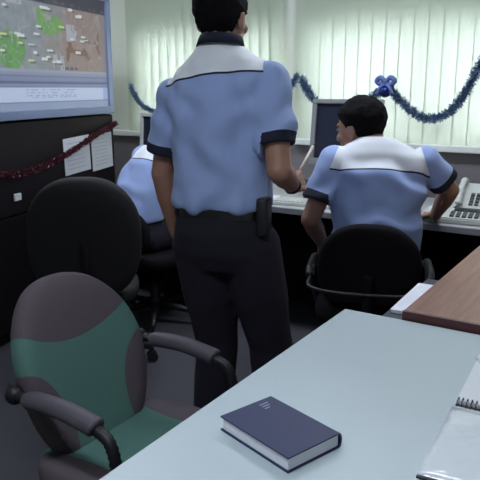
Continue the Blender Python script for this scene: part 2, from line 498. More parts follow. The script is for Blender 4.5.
# ---- tinsel
def tinsel(name, pts, r, m, label, dens=4200, seg=10, core=0.004):
    t = thing(name, label, 'garland', pts[0])
    o0 = V(pts[0]); path = [p - o0 for p in spline(pts, seg)]
    bm = BM(); tube(bm, path, core, 6); obj('string', bm, black_m, t)
    bm = BM(); rn = random.Random(11)
    L = [0]
    for a, b in zip(path, path[1:]): L.append(L[-1] + (b - a).length)
    n = int(L[-1] * dens)
    for k in range(n):
        s = rn.random() * L[-1]; i = max(j for j in range(len(L)) if L[j] <= s); i = min(i, len(path) - 2)
        p = path[i].lerp(path[i + 1], (s - L[i]) / max(1e-6, L[i + 1] - L[i]))
        d = V((rn.gauss(0, 1), rn.gauss(0, 1), rn.gauss(0, 1))).normalized()
        e = V((rn.gauss(0, 1), rn.gauss(0, 1), rn.gauss(0, 1))).cross(d).normalized() * .0021
        q = p + d * r * rn.uniform(.6, 1.1)
        bm.faces.new([bm.verts.new(x) for x in (p - e, p + e, q + e, q - e)])
    f = obj('tinsel', bm, m, t); f['kind'] = 'stuff'
    return t
bt = mat('blue_tinsel', (98, 122, 154), 0.35, metal=0.25, var=0.5, scale=120)
rt = mat('red_tinsel', (112, 62, 72), 0.3, metal=0.6, var=0.5, scale=120)
GY = 3.795
tinsel('tinsel_garland', [(-3.413, GY, 1.40), (-3.36, GY, 1.306), (-3.281, GY, 1.24), (-3.17, GY, 1.205), (-2.9, GY, 1.16), (-2.6, GY, 1.14), (-2.3, GY, 1.2), (-2.1, GY, 1.31), (-1.99, GY, 1.46)], .026, bt,
       'blue tinsel garland hung on the left blind, partly behind the standing man')
tinsel('tinsel_garland', [(-1.96, GY, 1.44), (-1.907, GY, 1.355), (-1.841, GY, 1.29), (-1.70, GY, 1.235), (-1.6, GY, 1.25), (-1.463, GY, 1.335), (-1.384, GY, 1.38), (-1.306, GY, 1.311), (-1.242, GY, 1.254), (-1.169, GY, 1.215), (-1.087, GY, 1.211), (-1.01, GY, 1.247), (-.949, GY, 1.325), (-.911, GY, 1.396), (-.865, GY, 1.498), (-.8, GY, 1.62)], .035, bt,
       'blue tinsel garland swagged across the right blind above the seated man')
ux = V((math.cos(DR), math.sin(DR), 0)); fr = V((math.sin(DR), -math.cos(DR), 0))
def dp(u, z, o=.028): return V((-3.16, 3.30, 0)) + ux * u + fr * o + V((0, 0, z))
tinsel('tinsel_garland', [dp(-1.6, 1.0), dp(-1.2, .94), dp(-.94, .936), dp(-.64, .985), dp(-.285, 1.075), (dp(.02, 1.145))], .022, rt,
       'red tinsel garland draped across the front of the black cabinet')
b = thing('bauble', 'shiny dark blue ball ornament hanging where the garland peaks', 'ornament', (-1.384, 3.755, 1.39))
bm = BM(); ellipsoid(bm, (0, 0, -.03), (.036, .036, .036), sub=3); obj('ball', bm, mat('blue_gloss', (30, 44, 104), 0.12, metal=.6, var=.05), b, True)
bm = BM()
for sx in (-1, 1):
    tube(bm, spline([(0, 0, .02), (sx * .03, -.006, .05), (sx * .055, 0, .03), (sx * .03, .006, .012), (0, 0, .018)], 5), .015, 8)
    tube(bm, spline([(0, 0, .015), (sx * .03, -.012, -.01), (sx * .045, -.01, -.045)], 5), .011, 6)
obj('ribbon_bow', bm, mat('blue_ribbon', (88, 108, 168), 0.35, var=.2), b, True)
bm = BM(); lathe(bm, [(.006, 0), (.008, .002), (.008, .014), (.004, .016)], n=10); obj('cap', bm, chrome_m, b)

# ================================================================== PALE TABLE
tb = thing('meeting_table', 'pale grey laminate table in the foreground holding the blue book', 'table', (0, 0, 0))
boxo('tabletop', (-.72, -.35, .712), (.9, 1.708, .74), tabletop_m, tb, 0.004)
boxo('edge_band', (-.7215, -.3515, .708), (.9015, 1.7095, .7355), black_m, tb)
for x, y in ((-.62, -.25), (.8, -.25), (.8, 1.6), (-.62, 1.6)):
    boxo('table_leg', (x - .025, y - .025, 0), (x + .025, y + .025, .7075), black_m, tb, 0.004)
# brown desk
bd = thing('wooden_desk', 'brown wooden desk with red brown edge behind the pale table', 'desk', (0, 0, 0))
boxo('desktop', (-.545, 1.722, .735), (1.1, 2.99, .765), wood_m, bd, 0.002)
boxo('edge_strip', (-.548, 1.712, .733), (1.1, 1.7218, .7645), woodrim_m, bd, 0.002)
boxo('side_panel', (-.50, 1.78, 0.02), (-.475, 2.95, .7349), cab_m, bd)
boxo('side_panel', (1.05, 1.78, 0.02), (1.075, 2.95, .7349), cab_m, bd)
boxo('back_panel', (-.47, 2.9, .2), (1.04, 2.92, .7349), cab_m, bd)
boxo('side_shelf', (-.648, 1.725, .675), (-.501, 2.3, .695), mat('slate_laminate', (58, 64, 74), 0.5), bd, 0.003)
# paper on side shelf
pt = thing('booklet', 'thin white booklet on the low shelf beside the brown desk', 'booklet', (-.595, 2.03, .695), R(2))
boxo('pages', (-.045, -.16, .0005), (.05, .16, .010), paper_m, pt, 0.001)
boxo('cover', (-.047, -.162, .0101), (.052, .162, .0115), mat('white_cover', (226, 226, 236), .5), pt)

# ---- blue book
bk = thing('hardback_book', 'dark blue hardback book lying on the pale table', 'book', (-.527, .960, .74), R(-18))
navybook = mat('blue_book_cloth', (27, 36, 78), 0.55, var=.08, bump=.1)
L_, W_, H_ = .094, .0665, .030
boxo('cover', (-L_, -W_, H_ - .003), (L_, W_ - .003, H_), navybook, bk, .0008)
boxo('cover', (-L_, -W_, 0.0003), (L_, W_ - .003, .003), navybook, bk, .0008)
bm = BM(); pr = []
for k in range(9):
    a = -math.pi / 2 + math.pi * k / 8; pr.append((W_ - .004 + .007 * math.cos(a), H_ / 2 + (H_ / 2 - .0003) * math.sin(a)))
for k in range(8, -1, -1):
    a = -math.pi / 2 + math.pi * k / 8; pr.append((W_ - .007 + .007 * math.cos(a), H_ / 2 + (H_ / 2 - .0035) * math.sin(a)))
rings(bm, [[(x, y, z) for y, z in pr] for x in (-L_, L_)]); obj('spine', bm, navybook, bk)
boxo('page_block', (-L_ + .004, -W_ + .004, .0032), (L_ - .004, W_ - .004, H_ - .0032), mat('page_edges', (236, 236, 244), .9, var=.1, scale=400), bk)
bm = BM()
for i, (x, w) in enumerate(((-.079, .007), (-.0705, .006), (-.062, .004))):
    box(bm, (x, .018 - i * .0, H_ + .0001), (x + .0035, .018 + w * 3.2, H_ + .0006))
obj('title_lettering', bm, mat('silver_print', (132, 134, 160), .4), bk)

# ---- notebook with spiral and plastic sleeve
nb = thing('spiral_notebook', 'open white spiral notebook at the right edge of the pale table', 'notebook', (-.182, 1.27, .74), R(3))
boxo('page', (-.10, .008, .0005), (.12, .30, .012), paper_m, nb, .001)
boxo('page', (-.10, -.29, .0005), (.12, -.008, .006), paper_m, nb, .001)
bm = BM()
for i in range(24):
    x = -.095 + i * .009
    pts = [(x + .0006 * math.sin(a), .011 * math.cos(a), .0115 + .0105 * math.sin(a)) for a in [2 * math.pi * k / 12 for k in range(12)]]
    tube(bm, pts + [pts[0]], .0011, 5)
obj('spiral', bm, chrome_m, nb, True)
boxo('spine_strip', (-.10, -.006, .0006), (.12, .006, .004), black_m, nb)
pl_ = thing('plastic_sleeve', 'shiny clear plastic sleeve lying over the near page of the notebook', 'sleeve', (-.168, 1.12, .7465), R(3))
bm = BM(); g = [[bm.verts.new((-.108 + .23 * i / 16, -.145 + .27 * j / 16, .0018 + .0025 * (1 + noise.noise(V((i * .35, j * .35, 2)))))) for j in range(17)] for i in range(17)]
for i in range(16):
    for j in range(16): bm.faces.new((g[i][j], g[i + 1][j], g[i + 1][j + 1], g[i][j + 1]))
o = obj('sleeve', bm, plastic_sleeve(), pl_, True); md = o.modifiers.new('t', 'SOLIDIFY'); md.thickness = .0012; md.offset = 1
boxo('dark_corner', (-.108, -.151, .0002), (-.06, -.1455, .004), black_m, pl_)
fl = thing('paper_tab', 'small folded white paper tab beside the far page of the notebook', 'paper', (-.272, 1.50, .74), R(25))
bm = BM(); v = [bm.verts.new(p) for p in ((-.02, -.03, .0005), (.012, -.03, .0005), (.012, .03, .0005), (-.02, .03, .014), (-.016, 0, .02))]
bm.faces.new((v[0], v[1], v[4])); bm.faces.new((v[1], v[2], v[4])); bm.faces.new((v[2], v[3], v[4])); bm.faces.new((v[3], v[0], v[4]))
o = obj('tab', bm, paper_m, fl); md = o.modifiers.new('t', 'SOLIDIFY'); md.thickness = .0008

# ================================================================== CHAIRS
def cushion(bm, outline, t, n=48, bend=None, rim=((1, 0), (.985, .28), (.94, .43), (.8, .5), (.5, .53), (.2, .54))):
    """outline(theta)->(x,z); thickness along y; front is -y"""
    def ring(s, y):
        out = []
        for k in range(n):
            x, z = outline(2 * math.pi * k / n); p = V((x * s, y, z * s))
            if bend: p.y += bend(p.x, p.z)
            out.append(p)
        return out
    rs = [ring(s, -y * t) for s, y in reversed(rim)] + [ring(s, y * t) for s, y in rim[1:]]
    rings(bm, rs)

def sup(a, b, e):
    return lambda t: (a * math.copysign(abs(math.cos(t)) ** (2 / e), math.cos(t)), b * math.copysign(abs(math.sin(t)) ** (2 / e), math.sin(t)))

def base(t, r=.30, hz=.40, m=black_m, spin=0.):
    bm = BM(); lathe(bm, [(.03, .09), (.04, .10), (.04, .15), (.028, .16), (.028, .26), (.018, .262), (.018, hz)], n=16); obj('gas_column', bm, black_m, t, True)
    for k in range(5):
        a = spin + 2 * math.pi * k / 5; d = V((math.cos(a), math.sin(a), 0))
        bm = BM(); tube(bm, [d * .03 + V((0, 0, .12)), d * .15 + V((0, 0, .105)), d * r + V((0, 0, .078))], [.026, .022, .015], 8)
        leg = obj('base_leg', bm, m, t, True)
        s = V((-d.y, d.x, 0)); bm = BM()
        for q in (-1, 1):
            c = d * r + s * q * .016 + V((0, 0, .028))
            tube(bm, [c - s * .009, c + s * .009], .0275, 14)
        tube(bm, [d * r + V((0, 0, .03)), d * r + V((0, 0, .08))], .009, 8)
        obj('caster', bm, black_m, leg)

# ---- green chair: +X of the room is its front.  local: front = -y
ch = thing('office_chair', 'green and grey upholstered office chair with armrests beside pale table', 'chair', (-1.045, 1.14, 0), R(90))
def mask_back(m, x, y, z):
    # grey above a smile shaped seam and on two side patches low down
    top = m('GREATER_THAN', m('SUBTRACT', z, m('MULTIPLY', m('MULTIPLY', x, x), 1.6)), .075)
    ax = m('ABSOLUTE', x)
    dx = m('DIVIDE', m('SUBTRACT', ax, .225), .125); dz = m('DIVIDE', m('ADD', z, .15), .19)
    side = m('LESS_THAN', m('ADD', m('MULTIPLY', dx, dx), m('MULTIPLY', dz, dz)), 1)
    return m('MAXIMUM', top, side)
def mask_seat(m, x, y, z):
    ax = m('ABSOLUTE', x)
    dx = m('DIVIDE', m('SUBTRACT', ax, .27), .13); dz = m('DIVIDE', m('SUBTRACT', z, .02), .26)
    return m('LESS_THAN', m('ADD', m('MULTIPLY', dx, dx), m('MULTIPLY', dz, dz)), 1)
GREEN, GREYF = (84, 118, 111), (90, 81, 87)
gb_m = two_tone('green_back_fabric', GREEN, GREYF, mask_back)
gs_m = two_tone('green_seat_fabric', GREEN, GREYF, mask_seat)
def back_outline(t):
    x, z = sup(.208, .255, 2.5)(t)
    return x * (1 - .17 * max(0, z / .255) ** 2 - .10 * max(0, -z / .255)), z
bm = BM(); cushion(bm, back_outline, .075, 64, lambda x, z: -1.0 * x * x - .25 * max(0, -z - .05) ** 2)
o = obj('backrest', bm, gb_m, ch, True); o.location = (0, .215, .645); o.rotation_euler = (R(-19), 0, 0)
bm = BM(); cushion(bm, sup(.235, .235, 3.2), .09, 64, lambda x, z: -.5 * x * x)
o = obj('seat', bm, gs_m, ch, True); o.location = (0, -.02, .425); o.rotation_euler = (R(90), 0, 0)
o.rotation_euler = (R(-90), 0, 0)
bm = BM(); box(bm, (-.15, -.16, .355), (.15, .18, .378), .01); tube(bm, spline([(0, .15, .365), (0, .29, .37), (0, .325, .45), (0, .31, .60)]), .022, 10); obj('back_support', bm, black_m, ch, True)
base(ch, .30, .36, black_m, .3)
for s in (-1, 1):
    bm = BM()
    tube(bm, spline([(s * .228, .13, .655), (s * .228, .11, .663), (s * .228, .02, .668), (s * .228, -.06, .657), (s * .228, -.09, .650)], 5), [.018] + [.027] * 19 + [.02], 14)
    for v in bm.verts: v.co.z = .66 + (v.co.z - .66) * .78
    arm = obj('armrest', bm, armgrey_m, ch, True)
    bm = BM(); pth = spline([(s * .228, -.08, .650), (s * .230, -.125, .632), (s * .232, -.145, .58), (s * .228, -.14, .50), (s * .20, -.10, .40), (s * .12, -.05, .37)], 8)
    tube(bm, pth, [0.0150 if i % 2 else .0125 for i in range(len(pth))], 12); obj('arm_post', bm, black_m, arm, True)
    bm = BM(); ellipsoid(bm, (s * .228, .185, .658), (.022, .024, .024)); tube(bm, [(s * .228, .11, .66), (s * .228, .19, .658), (s * .18, .255, .64)], .014, 8); obj('arm_joint', bm, black_m, arm, True)

def task_chair(loc, rz, label, bw, bh, bz, mback, arms=True, high=False, spin=0., br=.29):
    t = thing('office_chair', label, 'chair', loc, rz)   # local front = +y
    def ol(a):
        x, z = sup(bw, bh, 2.6)(a); return x * (1 - .14 * max(0, z / bh) ** 2), z
    bm = BM(); cushion(bm, ol, .06 if not high else .09, 56, lambda x, z: .8 * x * x)
    o = obj('backrest', bm, mback, t, True); o.location = (0, -.235 if not high else -.26, bz); o.rotation_euler = (R(7), 0, 0)
    bm = BM(); cushion(bm, sup(.235, .23, 3), .08, 56); o = obj('seat', bm, mback, t, True); o.location = (0, .02, .42); o.rotation_euler = (R(-90), 0, 0)
    bm = BM(); box(bm, (-.14, -.15, .355), (.14, .17, .378), .01); tube(bm, spline([(0, -.12, .365), (0, -.28, .37), (0, -.315, .46), (0, -.30, bz)]), .02, 10); obj('back_support', bm, blackmatte, t, True)
    base(t, br, .36, black_m, spin)
    if arms:
        for s in (-1, 1):
            bm = BM(); tube(bm, spline([(s * .245, -.17, .60), (s * .25, -.1, .62), (s * .25, .08, .62), (s * .25, .11, .60)], 5), .02, 10); a = obj('armrest', bm, black_m, t, True)
            bm = BM(); tube(bm, spline([(s * .25, .06, .61), (s * .255, .07, .50), (s * .2, .03, .37), (s * .1, .0, .366)], 6), .014, 8); obj('arm_post', bm, black_m, a, True)
        bm = BM(); tube(bm, spline([(-.245, -.16, .60), (-.235, -.27, .585), (-.12, -.32, .58), (.12, -.32, .58), (.235, -.27, .585), (.245, -.16, .60)], 6), .008, 8); obj('back_bar', bm, black_m, t, True)
    return t
task_chair((-1.00, 2.63, 0), R(20), 'black round backed office chair under the seated man at the right', .212, .20, .655, blackmatte, True, spin=.2)
task_chair((-2.42, 2.84, 0), R(-10), 'dark office chair under the leaning man behind the standing man', .20, .15, .60, blackmatte, False, spin=.5, br=.3)
hc = task_chair((-2.26, 2.17, 0), R(42), 'black high backed office chair before the black cabinet', .255, .29, .72, mat('black_leatherette', (13, 9, 13), .8, var=.15, bump=.2, bscale=60), False, True, spin=.1)

# ================================================================== PEOPLE
def head_solid(bm, M):
    E = lambda c, r, rot=None: ellipsoid(bm, c, r, M @ (rot or Matrix()))
    E((0, -.012, .032), (.075, .096, .086)); E((0, .03, -.035), (.058, .062, .074)); E((0, .012, .0), (.07, .075, .075))
    E((0, .064, -.088), (.026, .022, .02)); E((0, .068, .028), (.052, .022, .016))
    for s in (-1, 1):
        E((s * .040, .062, -.02), (.022, .022, .02)); E((s * .05, .02, -.065), (.016, .03, .02))
        E((s * .076, -.012, -.006), (.009, .02, .034), Matrix.Rotation(R(0), 4, 'Z'))
    capsule(bm, M @ V((0, .088, .018)), M @ V((0, .108, -.022)), .009, .014); E((0, .098, -.026), (.018, .012, .010))
    E((0, .082, -.056), (.026, .012, .014))

def head_extras(parent, M, hairlen=1.0, seed=0):
    for s in (-1, 1):
        bm = BM(); ellipsoid(bm, (s * .031, .0795, .010), (.0115, .0085, .0085), M); e = obj('eye', bm, eye_m, parent, True)
        bm = BM(); ellipsoid(bm, (s * .031, .0862, .010), (.0058, .0032, .0058), M, 2); obj('iris', bm, iris_m, e, True)
        bm = BM(); tube(bm, [M @ V((s * .014, .0905, .030)), M @ V((s * .034, .088, .036)), M @ V((s * .052, .074, .030))], [.003, .0042, .002], 6); obj('eyebrow', bm, hair_m, parent, True)
    bm = BM(); tube(bm, [M @ V(p) for p in ((-.022, .083, -.057), (-.008, .0935, -.053), (.008, .0935, -.053), (.022, .083, -.057))], [.002, .005, .005, .002], 8)
    tube(bm, [M @ V(p) for p in ((-.02, .082, -.060), (0, .0925, -.064), (.02, .082, -.060))], [.002, .006, .002], 8); obj('lips', bm, lip_m, parent, True)
    bm = BM(); r = bmesh.ops.create_icosphere(bm, subdivisions=5, radius=1)
    for v in r['verts']:
        d = v.co.copy(); p = V((d.x * .084, d.y * .107 - .014, d.z * .097 + .034))
        if d.z < 0: p.z = d.z * .105 * hairlen + .034; p.y = d.y * (.107 - .02 * -d.z) - .014
        nn = noise.noise(p * 38 + V((seed, 0, 0))) * .004 + noise.noise(p * 110 + V((0, seed, 0))) * .003
        g = 1 + nn / .09
        # hairline: forehead, temples, ears and nape stay bare
        line = .07 if p.y > .045 else (-.005 if p.y > .012 else (.012 if abs(p.x) > .055 and p.y > -.03 else -.068 * hairlen))
        if p.y > .012: line = max(line, .02 + (p.y - .012) * .9)
        if p.z < line: g *= max(.72, 1 - (line - p.z) * 9)
        v.co = M @ (V((0, -.012, .032)) + (p - V((0, -.012, .032))) * g)
    obj('hair', bm, hair_m, parent, True)

def hand_solid(bm, w, d, nrm, thumb, curl=(25, 35, 25), spread=.5, s=1.0):
    """w wrist, d finger direction, nrm = palm facing direction, thumb = side the thumb is on"""
    w, d = V(w), V(d).normalized(); nrm = V(nrm); nrm = (nrm - d * nrm.dot(d)).normalized(); t = V(thumb); t = (t - d * t.dot(d) - nrm * t.dot(nrm)).normalized()
    capsule(bm, w - d * .02, w + d * .015, .024 * s, .024 * s)
    lens = ((.040, .024, .019), (.044, .028, .021), (.041, .026, .020), (.032, .019, .017))
    for i in range(4):
        off = (1.5 - i) * .0195 * s
        k0 = w + t * off * .55 + d * .015; k1 = w + t * off + d * (.085 - .006 * abs(i - 1)) * s
        capsule(bm, k0, k1, .0125 * s, .0105 * s)
        capsule(bm, k0 + nrm * .006, k1 + nrm * .005, .011 * s, .009 * s)
        p = k1; dd = d.copy()
        for j in range(3):
            rot = Matrix.Rotation(R(curl[j] + 4 * i), 3, d.cross(nrm))
            dd = (rot @ dd).normalized()
            q = p + dd * lens[i][j] * s
            capsule(bm, p, q, (.0092 - .0007 * j) * s, (.0086 - .0008 * j) * s, 10); p = q
    a = w + t * .02 * s + d * .02; b_ = a + (t * .75 + d * .65 + nrm * .35).normalized() * .042 * s
    capsule(bm, a, b_, .014 * s, .0115 * s); c = b_ + (t * .35 + d * .85 + nrm * .45).normalized() * .032 * s
    capsule(bm, b_, c, .0108 * s, .0098 * s); e = c + (t * -.05 + d * .9 + nrm * .5).normalized() * .026 * s
    capsule(bm, c, e, .0098 * s, .0085 * s)

def wrinkle(bm, amp, sx, sy, sz, seed, zones=()):
    bm.normal_update()
    for v in bm.verts:
        p = v.co
        a = amp * noise.noise(V((p.x * sx + seed, p.y * sy, p.z * sz)))
        a += amp * .6 * noise.noise(V((p.x * sx * 2 + p.z * sz, p.y * sy * 2, seed + p.z * sz * 1.8)))
        for (c, r_, am, fr_, dr) in zones:
            w = max(0, 1 - (p - V(c)).length / r_)
            a += am * w * math.sin(V(dr).dot(p) * fr_ + 3 * noise.noise(p * 7))
        v.co = v.co + v.normal * a

def person(spec):
    root = thing('person', spec['label'], 'person', spec['loc'], spec['rz'])
    S = spec
    # --- body (one skin surface)
    bm = BM()
    loft(bm, S['torso_in'])
    hM = S['head']
    head_solid(bm, hM)
    hc_ = hM @ V((0, -.02, -.03)); capsule(bm, S['neck'], hc_, .060, .055)
    for side in ('L', 'R'):
        sh, el, wr = [V(p) for p in S['arm' + side]]
        capsule(bm, sh, el, .052, .041); capsule(bm, el, el.lerp(wr, .4), .042, .041); capsule(bm, el.lerp(wr, .4), wr, .041, .026)
        hand_solid(bm, wr, *S['hand' + side])
        hp, kn, an, toe = [V(p) for p in S['leg' + side]]
        capsule(bm, hp, kn, .078, .052); capsule(bm, kn, an, .05, .036); capsule(bm, an, toe, .034, .026)
    bm = fuse(bm, .0042, 3)
    obj('body', bm, skin_m, root, True)
    head_extras(root, hM, S.get('hairlen', 1.0), S['seed'])
    # --- shirt
    bm = BM(); loft(bm, S['shirt'])
    for v in bm.verts: v.co.z += S.get('tilt', 0) * v.co.x * max(0, min(1, (v.co.z - 1.15) / .25)) * (1 if v.co.z < 1.45 else max(0, 1 - (v.co.z - 1.45) / .08))
    arms = {}
    for side in ('L', 'R'):
        sh, el, wr = [V(p) for p in S['arm' + side]]
        e = sh.lerp(el, S['sleeve'])
        r0, r1 = S['sleeve_r']
        capsule(bm, sh - (el - sh).normalized() * 0.0, e, r0, r1)
        arms[side] = (sh, e, (e - sh).normalized())
    bm = fuse(bm, .0085, 8)
    wrinkle(bm, S.get('wamp', .006), *S.get('wscale', (9, 9, 5)), S['seed'], S['wr'])
    bm.normal_update()
    # flat sleeve ends
    for side, (sh, e, d) in arms.items():
        cutp = e + d * .018
        near = [v for v in bm.verts if (v.co - cutp).dot(d) > 0 and (v.co - e).length < .11 and abs(v.co.x) > S['out']]
        for v in near: v.co -= d * (v.co - cutp).dot(d)
    yc, yn = V(S['yoke'][0]), V(S['yoke'][1]).normalized()
    ah = [(V(c), V(n).normalized()) for c, n in S['armhole']]
    cut(bm, yc, yn); cut(bm, yc - yn * .007, yn)
    for c, n in ah: cut(bm, c, n)
    for side, (sh, e, d) in arms.items(): cut(bm, e - d * S['cuff'], d)
    def is_cuff(c): return any((c - (e - d * S['cuff'])).dot(d) > 0 and (c - e).length < .105 and abs(c.x) > S['out'] for sh, e, d in arms.values())
    def inside(c): return all((c - a).dot(n) < 0 for a, n in ah)
    cuff = split(bm, is_cuff)
    cuff_r = split(cuff, lambda c: c.x > 0)
    yk = split(bm, lambda c: inside(c) and (c - yc).dot(yn) > 0)
    pip = split(bm, lambda c: inside(c) and (c - yc).dot(yn) > -.007 and c.y < S['yoke'][0][1] + .3)
    sh_o = obj('shirt', bm, blue_m, root, True)
    sh_o['label'] = 'light blue short sleeved shirt'
    o = obj('yoke', yk, yoke_m, sh_o, True); o['label'] = 'white shoulder yoke'
    o = obj('piping', pip, navy_m, sh_o, True)
    for cf in (cuff, cuff_r):
        o = obj('sleeve_cuff', cf, navy_m, sh_o, True); o['label'] = 'dark navy sleeve cuff'
    # collar
    cc, cd = V(S['collar'][0]), V(S['collar'][1]).normalized(); u, w = frame_from(cd)
    u = V((1, 0, 0)); u = (u - cd * u.dot(cd)).normalized(); w = cd.cross(u)
    bm = BM(); rs = []
    for hh, rr in ((-.020, .081), (.006, .074), (.016, .069), (.016, .062), (-.01, .062)):
        rs.append([cc + cd * hh + u * rr * math.cos(t) + w * rr * .98 * math.sin(t) for t in [2 * math.pi * k / 32 for k in range(32)]])
    rings(bm, rs, closed=True); obj('collar', bm, navy_m, sh_o, True)
    # --- trousers
    bm = BM(); loft(bm, S['hips'])
    for side in ('L', 'R'):
        hp, kn, an, toe = [V(p) for p in S['leg' + side]]
        k_ = S.get('fat', 1); capsule(bm, hp, hp.lerp(kn, .5), .098 * k_, .088 * k_); capsule(bm, hp.lerp(kn, .5), kn, .088 * k_, .070 * k_); capsule(bm, kn, kn.lerp(an, .92), .072 * k_, .060 * k_)
    bm = fuse(bm, .009, 6); wrinkle(bm, .006, 8, 8, 5, S['seed'] + 5)
    obj('trousers', bm, trouser_m, root, True)
    for side in ('L', 'R'):
        hp, kn, an, toe = [V(p) for p in S['leg' + side]]
        d = (toe - an); d.z = 0; d = d.normalized(); z0 = min(an.z, toe.z)
        bm = BM(); c0 = V((an.x, an.y, 0)) - d * .04; sd = V((-d.y, d.x, 0)); rs = []
        for q, w_, hgt in ((-.02, .02, .05), (0, .036, .075), (.05, .04, .085), (.11, .042, .075), (.17, .048, .055), (.22, .045, .045), (.255, .03, .035), (.268, .012, .024)):
            c = c0 + d * q; rs.append([c + sd * w_ * math.cos(t) + V((0, 0, max(0.001, hgt * (.5 + .5 * math.sin(t))))) for t in [2 * math.pi * k / 16 for k in range(16)]])
        rings(bm, rs); obj('shoe', bm, shoe_m, root, True)
    return root

def HM(c, yaw=0, pitch=0, roll=0, s=1.0):
    return Matrix.Translation(c) @ Matrix.Rotation(R(yaw), 4, 'Z') @ Matrix.Rotation(R(pitch), 4, 'X') @ Matrix.Rotation(R(roll), 4, 'Y') @ Matrix.Scale(s, 4)

# --- standing man
stand = person(dict(
    label='person standing with back turned, in blue shirt with white yoke, dark trousers', loc=(-1.238, 1.82, 0), rz=R(15.6), seed=3.1,
    head=HM((-.005, .03, 1.60), -10, -6, 0, 1.02), neck=(0, -.005, 1.49), hairlen=1.1, tilt=.12,
    torso_in=[((.02, 0, .86), .13, .09, 0), ((.01, 0, 1.0), .13, .09, 0), ((0, 0, 1.2), .145, .095, 0), ((0, -.005, 1.36), .16, .09, 0), ((0, -.005, 1.43), .13, .07, 0), ((0, 0, 1.47), .07, .055, 0)],
    armL=[(-.166, .0, 1.355), (-.228, .02, 1.085), (-.208, .085, .86)], handL=((.06, .35, -.9), (.9, .1, .1), (.1, .9, .3), (18, 22, 16)),
    armR=[(.172, -.012, 1.405), (.222, -.085, 1.125), (.225, .115, 1.045)], handR=((.18, .85, .12), (-.85, .25, -.3), (-.1, .1, 1), (38, 55, 40)),
    fat=1.12, legL=[(-.07, 0, .84), (-.035, .03, .47), (-.04, -.03, .075), (-.06, .09, .04)], legR=[(.10, 0, .84), (.17, .045, .47), (.19, .02, .075), (.22, .14, .04)],
    shirt=[((.0, 0, .975), .168, .122, 0), ((0, 0, 1.0), .178, .130, 0), ((0, 0, 1.06), .172, .124, 0), ((0, 0, 1.18), .17, .122, 0), ((0, -.005, 1.30), .18, .122, 0), ((0, -.01, 1.37), .185, .112, 0), ((0, -.01, 1.42), .172, .10, 0), ((0, -.01, 1.46), .137, .085, 0), ((0, -.005, 1.50), .09, .072, 0), ((0, 0, 1.53), .066, .062, 0)],
    out=.168, sleeve=.66, sleeve_r=(.064, .072), cuff=.016, wr=[((.02, -.1, 1.2), .3, .013, 48, (1, .1, .12)), ((.0, -.1, 1.02), .2, .011, 50, (.9, 0, -.3)), ((-.14, -.05, 1.3), .17, .011, 60, (.6, 0, .8)), ((.16, -.05, 1.3), .17, .011, 60, (-.6, 0, .8)), ((.22, -.03, 1.25), .14, .006, 60, (.5, 0, .9))],
    yoke=((0, -.1, 1.425), (-.12, .32, 1)), armhole=[((.172, 0, 1.4), (1, 0, .28)), ((-.172, 0, 1.4), (-1, 0, .28))],
    collar=((0, .0, 1.528), (0, .15, 1)),
    hips=[((.0, 0, 1.03), .150, .105, 0), ((.0, 0, .98), .158, .112, 0), ((.005, -.005, .90), .172, .128, 0), ((.012, -.005, .83), .172, .125, 0), ((.015, 0, .77), .15, .105, 0)]))
bm = BM()
loft(bm, [((0, 0, .955), .166, .12, 0), ((0, 0, .985), .165, .119, 0)], 40); obj('belt', bm, shoe_m, stand)
bm = BM(); box(bm, (.145, -.09, .90), (.185, -.02, 1.03), .01); obj('belt_pouch', bm, black_m, stand, True)
bm = BM(); wd = (V((.225, .115, 1.045)) - V((.222, -.085, 1.125))).normalized(); wp = V((.2247, .097, 1.052)); tube(bm, [wp - wd * .011, wp + wd * .011], .031, 16); obj('wristwatch', bm, black_m, stand, True)

